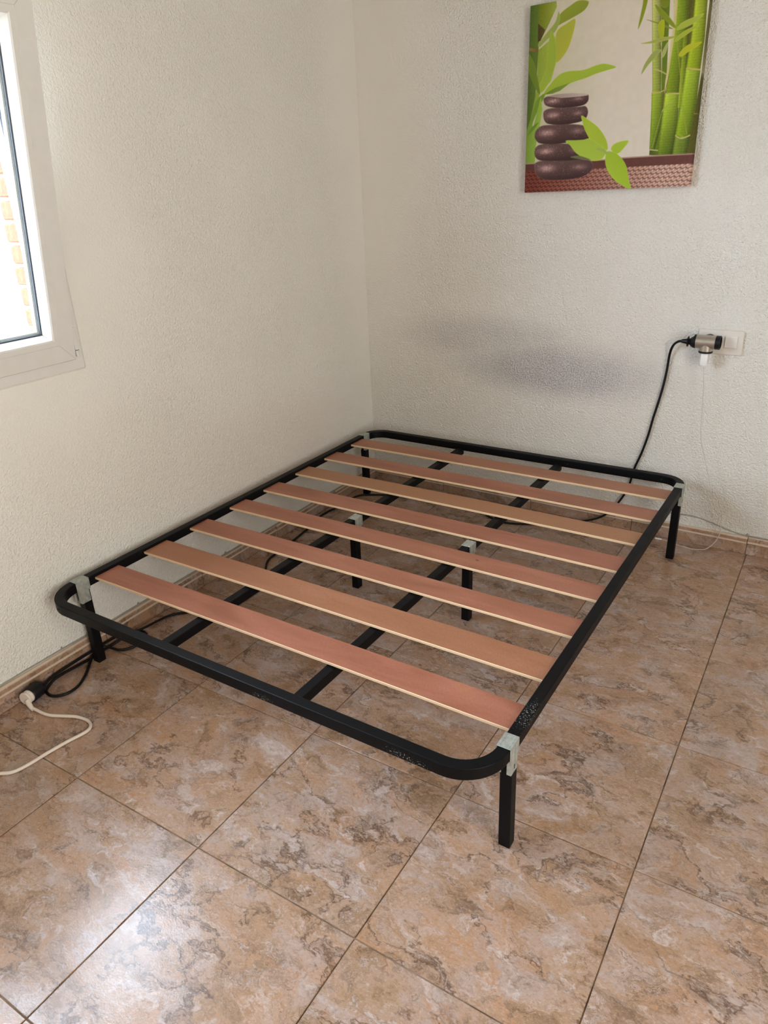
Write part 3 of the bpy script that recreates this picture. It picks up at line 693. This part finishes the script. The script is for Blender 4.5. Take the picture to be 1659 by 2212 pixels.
            base = np.array([118, 52, 38.])*(1-f)+np.array([192, 150, 132.])*f
            col = base*(.82+.36*((U*34+cell*.5) % 1)[..., None])*(1-weave*.55)+(rng.rand(*U.shape)[..., None]-.5)*16
        else:
            ax = np.clip((U-lo[0])/(hi[0]-lo[0]+1e-6), 0, 1)[..., None]; col = c0*(1-ax)+c1*ax+(fib[sl][..., None]-.5)*10
        img[sl] = img[sl]*(1-al)+col*al
    g_ = img.mean(2, keepdims=True); img = g_+(img-g_)*.93
    return np.clip(img, 0, 255)
def canvas():
    R_ = 430; img = paint(R_*2).reshape(R_, 2, R_, 2, 3).mean((1, 3))
    lin = np.where(img/255 <= .04045, img/255/12.92, ((img/255+.055)/1.055)**2.4)*CANVAS_GAIN
    wd, ht, dp = .557, .556, .030
    nv = R_+1; gx, gz = np.meshgrid(np.arange(nv)/R_*wd, np.arange(nv)/R_*ht)
    edge = np.minimum(np.minimum(gx, wd-gx), np.minimum(gz, ht-gz)); dep = -dp+np.clip(.0015-edge, 0, 1)*.6
    co = np.stack([gx, dep, gz], -1).reshape(-1, 3); n_ = nv*nv
    idx = list(range(nv))+[k*nv+R_ for k in range(1, nv)]+[R_*nv+R_-k for k in range(1, nv)]+[(R_-k)*nv for k in range(1, R_)]
    back = co[idx].copy(); back[:, 1] = -.0012; co = np.vstack([co, back]); nb_ = len(idx)
    j, i = np.mgrid[0:R_, 0:R_]; a = (j*nv+i).ravel(); faces = np.stack([a, a+1, a+nv+1, a+nv], 1)
    me = bpy.data.meshes.new('print_face')
    fl = [tuple(int(t) for t in f) for f in faces]+[(idx[k], n_+k, n_+(k+1) % nb_, idx[(k+1) % nb_]) for k in range(nb_)]
    me.from_pydata([tuple(c) for c in co], [], fl); me.update()
    at_ = me.color_attributes.new('print', 'FLOAT_COLOR', 'CORNER')
    nl_ = len(me.loops); cols = np.ones((nl_, 4)); vi = np.zeros(nl_, np.int32); me.loops.foreach_get('vertex_index', vi)
    pad = np.pad(lin, ((0, 1), (0, 1), (0, 0)), mode='edge').reshape(-1, 3); pad = np.vstack([pad, pad[idx]]); cols[:, :3] = pad[vi]
    at_.data.foreach_set('color', cols.ravel())
    me.materials.append(M['print'])
    root = empty('canvas_picture', wp(.732, 1.2300, 0), WA-0.0)
    root.rotation_euler = (0, -.0045, WA)
    tag(root, 'square canvas print of dark stacked pebbles, green leaves and bamboo, hung on the back wall', 'picture')
    o = bpy.data.objects.new('print_face', me); COL.objects.link(o); o.parent = root
CANVAS_GAIN = 1.08
canvas()

# ------------------------------------------------------------------ wall plate, adapter, charger
def wroot(name, s, z_): return empty(name, wp(s, z_, 0), WA)
def rrect(cx, cz, w, h, r, y0, y1, bev=.0012, mi=0, bm=None):
    bm = bm or bmesh.new(); pts = []
    for sx, sz, a0 in ((1, 1, 0), (-1, 1, 90), (-1, -1, 180), (1, -1, 270)):
        for k in range(6):
            a = math.radians(a0+90*k/5); pts.append((cx+sx*(w/2-r)+r*math.cos(a), cz+sz*(h/2-r)+r*math.sin(a)))
    def rg(y, ins): return [bm.verts.new((cx+(x-cx)*(1-ins/(w/2)), y, cz+(z_-cz)*(1-ins/(h/2)))) for x, z_ in pts]
    rs = [rg(y0, 0), rg(y1+math.copysign(bev, y0-y1), 0), rg(y1, bev)]
    for a, b in zip(rs[:-1], rs[1:]):
        for k in range(24): bm.faces.new((a[k], a[(k+1) % 24], b[(k+1) % 24], b[k]))
    bm.faces.new(rs[-1]); bm.faces.new(rs[0][::-1]); return bm
pl = tag(wroot('wall_plate', 1.4447, .7508), 'white double wall plate with a socket and a rocker switch, below right of the canvas', 'socket')
link('plate', rrect(0, 0, .1415, .0795, .006, 0, -.0085, .0018), M['plate'], pl)
link('switch_surround', rrect(.0335, .0025, .0420, .0425, .0015, -.0080, -.0100, .0008), M['plate'], pl)
rk = link('rocker', rrect(.0335, .0025, .0375, .0375, .0012, -.0090, -.0132, .0012), M['charger'], pl)
for v in rk.data.vertices: v.co.y += -.0016*(v.co.z-.0025)/.0188 if v.co.y < -.0095 else 0
bm = lathe([(0, .0215), (.0012, .0215), (.0013, .0190), (.0002, .0188)], (0, -1, 0), (-.0355, -.0083, .0), 30); autosmooth(link('socket_ring', bm, M['plate'], pl))
# T-shaped adapter
ad = tag(wroot('power_adapter', 1.4110, .7570), 'silver and black three-way plug adapter in the wall socket', 'adapter')
ADY = -.050; R1 = .0222
rr_ = lambda prof, ax, loc, m, nm, par=ad, seg=32: autosmooth(link(nm, lathe(prof, ax, loc, seg), m, par))
rr_([(-.0335, R1), (.0290, R1)], (1, 0, 0), (0, ADY, 0), M['silver'], 'body')
rr_([(-.0400, R1-.001), (-.0392, R1+.0004), (-.0325, R1+.0004)], (1, 0, 0), (0, ADY, 0), M['plastic_black'], 'end_cap')
bm = lathe([(.0280, R1+.0004), (.0420, R1+.0004), (.0428, R1-.0006), (.0428, R1-.0030), (.0300, R1-.0045)], (1, 0, 0), (0, ADY, 0), 32); autosmooth(link('end_cap', bm, M['plastic_black'], ad))
rr_([(-.0260, .0205), (0, .0205)], (0, 0, 1), (0, ADY, -.004), M['silver'], 'lower_branch')
bm = bmesh.new()
rr_([(-.0355, .0212), (-.0348, .0220), (-.0295, .0220), (-.0290, .0210)], (0, 0, 1), (0, ADY, 0), M['plastic_black'], 'branch_cap')
rr_([(0, .0195), (.040, .0195)], (0, -1, 0), (0, -.0100, 0), M['plastic_black'], 'socket_plug')
# USB charger
ch = tag(empty('usb_charger', wp(1.4115, .7210, .050), WA), 'small white charger block hanging under the silver adapter', 'charger')
bm = bmesh.new(); box(bm, -.0110, .0110, -.0140, .0140, -.0400, 0.0, .0022, 2); autosmooth(link('body', bm, M['charger'], ch))
link('usb_plug', newbox(-.004, .004, -.006, .006, -.0460, -.0395, .0012, 1), M['charger'], ch)

# ------------------------------------------------------------------ cables
def cable(name, pts, r, mat, parent=None, n=5, seg=8):
    o = link(name, tube(catmull(pts, n), r, seg), mat, parent, smooth=True); return o
# black extension cord: plug at the adapter, down the wall, along the floor under the bed, coiled at the front left leg
ext = tag(empty('extension_cord', (0.05, -1.84, 0)), 'long black extension cord from the wall adapter, under the bed to the left skirting', 'cord')
O = Vector((.05, -1.84, 0))
wallpts = [(1.3330, .7545, .050), (1.3180, .7500, .044), (1.3010, .7330, .030), (1.2900, .7000, .016), (1.2855, .6415, .010), (1.2793, .5828, .0095), (1.2677, .5136, .0095), (1.2573, .4603, .0095), (1.2475, .3971, .0095), (1.2301, .3219, .0095), (1.2107, .2593, .0095), (1.1996, .1947, .0095), (1.1888, .1599, .0100), (1.1680, .1150, .0140), (1.1350, .0640, .0200), (1.0850, .0270, .0260), (1.0200, .0060, .0380)]
pts = [wp(s, z_, off) for s, z_, off in wallpts]
pts += [Vector(p) for p in ((.960, -.100, .0045), (.896, -.165, .0045), (.776, -.218, .0045), (.687, -.201, .0045), (.625, -.165, .0045), (.444, -.150, .0045), (.247, -.166, .0045), (.125, -.205, .0045), (.060, -.252, .0045), (.050, -.385, .0045), (.037, -.490, .0045), (.061, -.621, .0045), (.076, -.728, .0045), (.086, -.852, .0045), (.098, -.926, .0045), (.153, -1.010, .0045), (.201, -1.097, .0045), (.202, -1.194, .0045), (.141, -1.266, .0045), (.094, -1.330, .0045), (.051, -1.378, .0045), (.046, -1.479, .0140), (.030, -1.535, .0120), (.018, -1.600, .0045), (.0185, -1.660, .0045), (.022, -1.732, .0120), (.021, -1.786, .0140), (.026, -1.818, .0050), (.037, -1.832, .0045), (.063, -1.838, .0045), (.084, -1.830, .0045), (.100, -1.806, .0045), (.097, -1.768, .0045), (.072, -1.725, .0045), (.041, -1.688, .0045), (.0200, -1.652, .0140), (.0200, -1.610, .0140), (.062, -1.592, .0045), (.085, -1.563, .0045), (.091, -1.523, .0045), (.067, -1.490, .0045), (.026, -1.490, .0045), (.0170, -1.550, .0200), (.0155, -1.610, .0235), (.0155, -1.662, .0235), (.0170, -1.735, .0245), (.0165, -1.774, .0235), (.0190, -1.800, .0220), (.0235, -1.822, .0215))]
cable('cord', [p-O for p in pts], .0042, M['cord_black'], ext, 5, 8)
# plug at the adapter
PO = wp(1.3710, .7545, .050)-O
prof = [(0, .0200), (.0035, .0185), (.0090, .0150), (.0130, .0105), (.0170, .0100), (.0180, .0170), (.0205, .0172), (.0212, .0098), (.0300, .0078), (.0400, .0060)]
autosmooth(link('plug', lathe(prof, tuple(-wx), PO, 28), M['plastic_black'], ext))
# black socket end lying on the floor
def frame_at(a, b):
    d = (Vector(b)-Vector(a)); return d.normalized(), d.length
sa, sb = Vector((.0265, -1.831, .0220)), Vector((.0400, -1.889, .0240))
dv, ln = frame_at(sa, sb)
autosmooth(link('socket', lathe([(-.016, .0050), (-.004, .0065), (0, .0120), (.006, .0165), (.014, .0205), (.0150, .0222), (.050, .0222), (.0515, .0212), (.0515, .0190), (.040, .0185)], tuple(dv), sa-O, 28), M['plastic_black'], ext))
# white cord plugged into it
wc = tag(empty('white_power_cord', (.05, -1.90, 0)), 'white power cord with angled plug pushed into the black floor socket at the left', 'cord')
O2 = Vector((.05, -1.90, 0)); pc = sa+dv*.0500
autosmooth(link('plug', lathe([(-.006, .0180), (.0060, .0182), (.0075, .0165), (.0125, .0165), (.0135, .0192), (.0170, .0192), (.0180, .0182)], tuple(dv), pc-O2, 28), M['plug_white'], wc))
e0 = pc+dv*.009+Vector((.010, -.006, -.004))
gp = [e0, e0+Vector((.010, -.004, -.006)), e0+Vector((.020, -.006, -.011)), e0+Vector((.028, -.006, -.014))]
autosmooth(link('strain_relief', tube([p-O2 for p in gp], .006, 12, taper=[.0080, .0072, .0062, .0054]), M['plug_white'], wc), 60)
pts = [gp[2], Vector((.090, -1.8985, .0070)), Vector((.113, -1.8970, .0050)), Vector((.141, -1.892, .0048)), Vector((.179, -1.875, .0048)), Vector((.208, -1.862, .0048)), Vector((.242, -1.857, .0048)), Vector((.267, -1.862, .0048)), Vector((.281, -1.877, .0048)), Vector((.281, -1.898, .0048)), Vector((.271, -1.937, .0048)), Vector((.262, -1.986, .0048)), Vector((.255, -2.039, .0048)), Vector((.244, -2.072, .0048)), Vector((.219, -2.092, .0048)), Vector((.181, -2.115, .0048)), Vector((.10, -2.17, .0048)), Vector((.06, -2.30, .0048))]
cable('cord', [p-O2 for p in pts], .0044, M['cord_white'], wc, 6, 10)
# thin white charging cable
tc = tag(empty('charging_cable', wp(1.50, 0, .05)), 'thin white charging cable hanging from the charger to the floor behind the bed leg', 'cable')
O3 = wp(1.50, 0, .05)
pts = [wp(s, z_, off) for s, z_, off in ((1.4115, .6760, .050), (1.4200, .6121, .050), (1.4263, .5309, .050), (1.4338, .4395, .050), (1.4431, .3976, .050), (1.4616, .3447, .050), (1.4817, .2819, .050), (1.5071, .1960, .050), (1.5270, .1570, .044), (1.5420, .1040, .034), (1.5420, .0680, .026), (1.5330, .0360, .020), (1.5180, .0120, .024))]
pts += [Vector(p) for p in ((1.497, -.108, .0017), (1.462, -.122, .0016), (1.428, -.119, .0016), (1.398, -.112, .0016), (1.362, -.0945, .0016), (1.342, -.094, .0016))]
cable('cord', [p-O3 for p in pts], .00135, M['thin_white'], tc, 6, 6)
e = pts[-1]; link('connector', tube([e-O3+Vector((.002, 0, .0014)), e-O3+Vector((-.022, -.001, .0014))], .0030, 8), M['charger'], tc)
# thin painted telephone wire along the skirting
tw = tag(empty('telephone_wire', (.0026, -1.7, .07)), 'thin grey painted wire tacked on the left skirting under the window', 'wire')
O4 = Vector((.0026, -1.7, .07))
L_ = [(RY+.05, .0775), (-2.9, .0775), (-2.2, .0775), (-1.93, .0770), (-1.85, .0775), (-1.736, .0760), (-1.64, .0735), (-1.56, .0725), (-1.45, .0720), (-1.25, .0700), (-1.04, .0660), (-.745, .0620), (-.43, .0575), (-.12, .0530), (-.004, .0520)]
cable('wire', [Vector((.0028, y, z_+.0012))-O4 for y, z_ in L_], .0021, M['tel'], tw, 4, 6)
tb = tag(empty('telephone_wire', wp(1.2, .09), WA), 'thin grey painted wire rising and dipping along the back wall above the skirting', 'wire')
L_ = ((.003, .0500), (.08, .0500), (.2, .0540), (.289, .0530), (.369, .0530), (.459, .0545), (.545, .0570), (.74, .0620), (.95, .0740), (1.15, .0880), (1.30, .0990), (1.392, .1050), (1.4218, .1077), (1.4655, .1049), (1.5203, .0921), (1.5638, .0800), (1.6061, .0725), (1.6299, .0715), (1.70, .0730), (1.9, .0760), (2.4, .0790), (3.5, .0790))
cable('wire', [Vector((s-1.2, -.0030, z_-.09)) for s, z_ in L_], .0021, M['tel'], tb, 4, 6)
def wire_clip(p, par):
    bm = newbox(-.003, .003, -.0026, .0026, -.001, .0045, .0010, 1); lathe([(0, .0014), (.004, .0014)], (0, 0, 1), (0, 0, .0035), 8, bm); link('wire_clip', bm, M['tel'], par, loc=p)
for p in (Vector((.003, -1.736, .0790)), Vector((.003, -1.45, .0745)), Vector((.003, -1.04, .069))): wire_clip(p-O4, tw)
for s_, z_ in ((1.6299, .0735), (.545, .059)): wire_clip(Vector((s_-1.2, -.003, z_-.09)), tb)
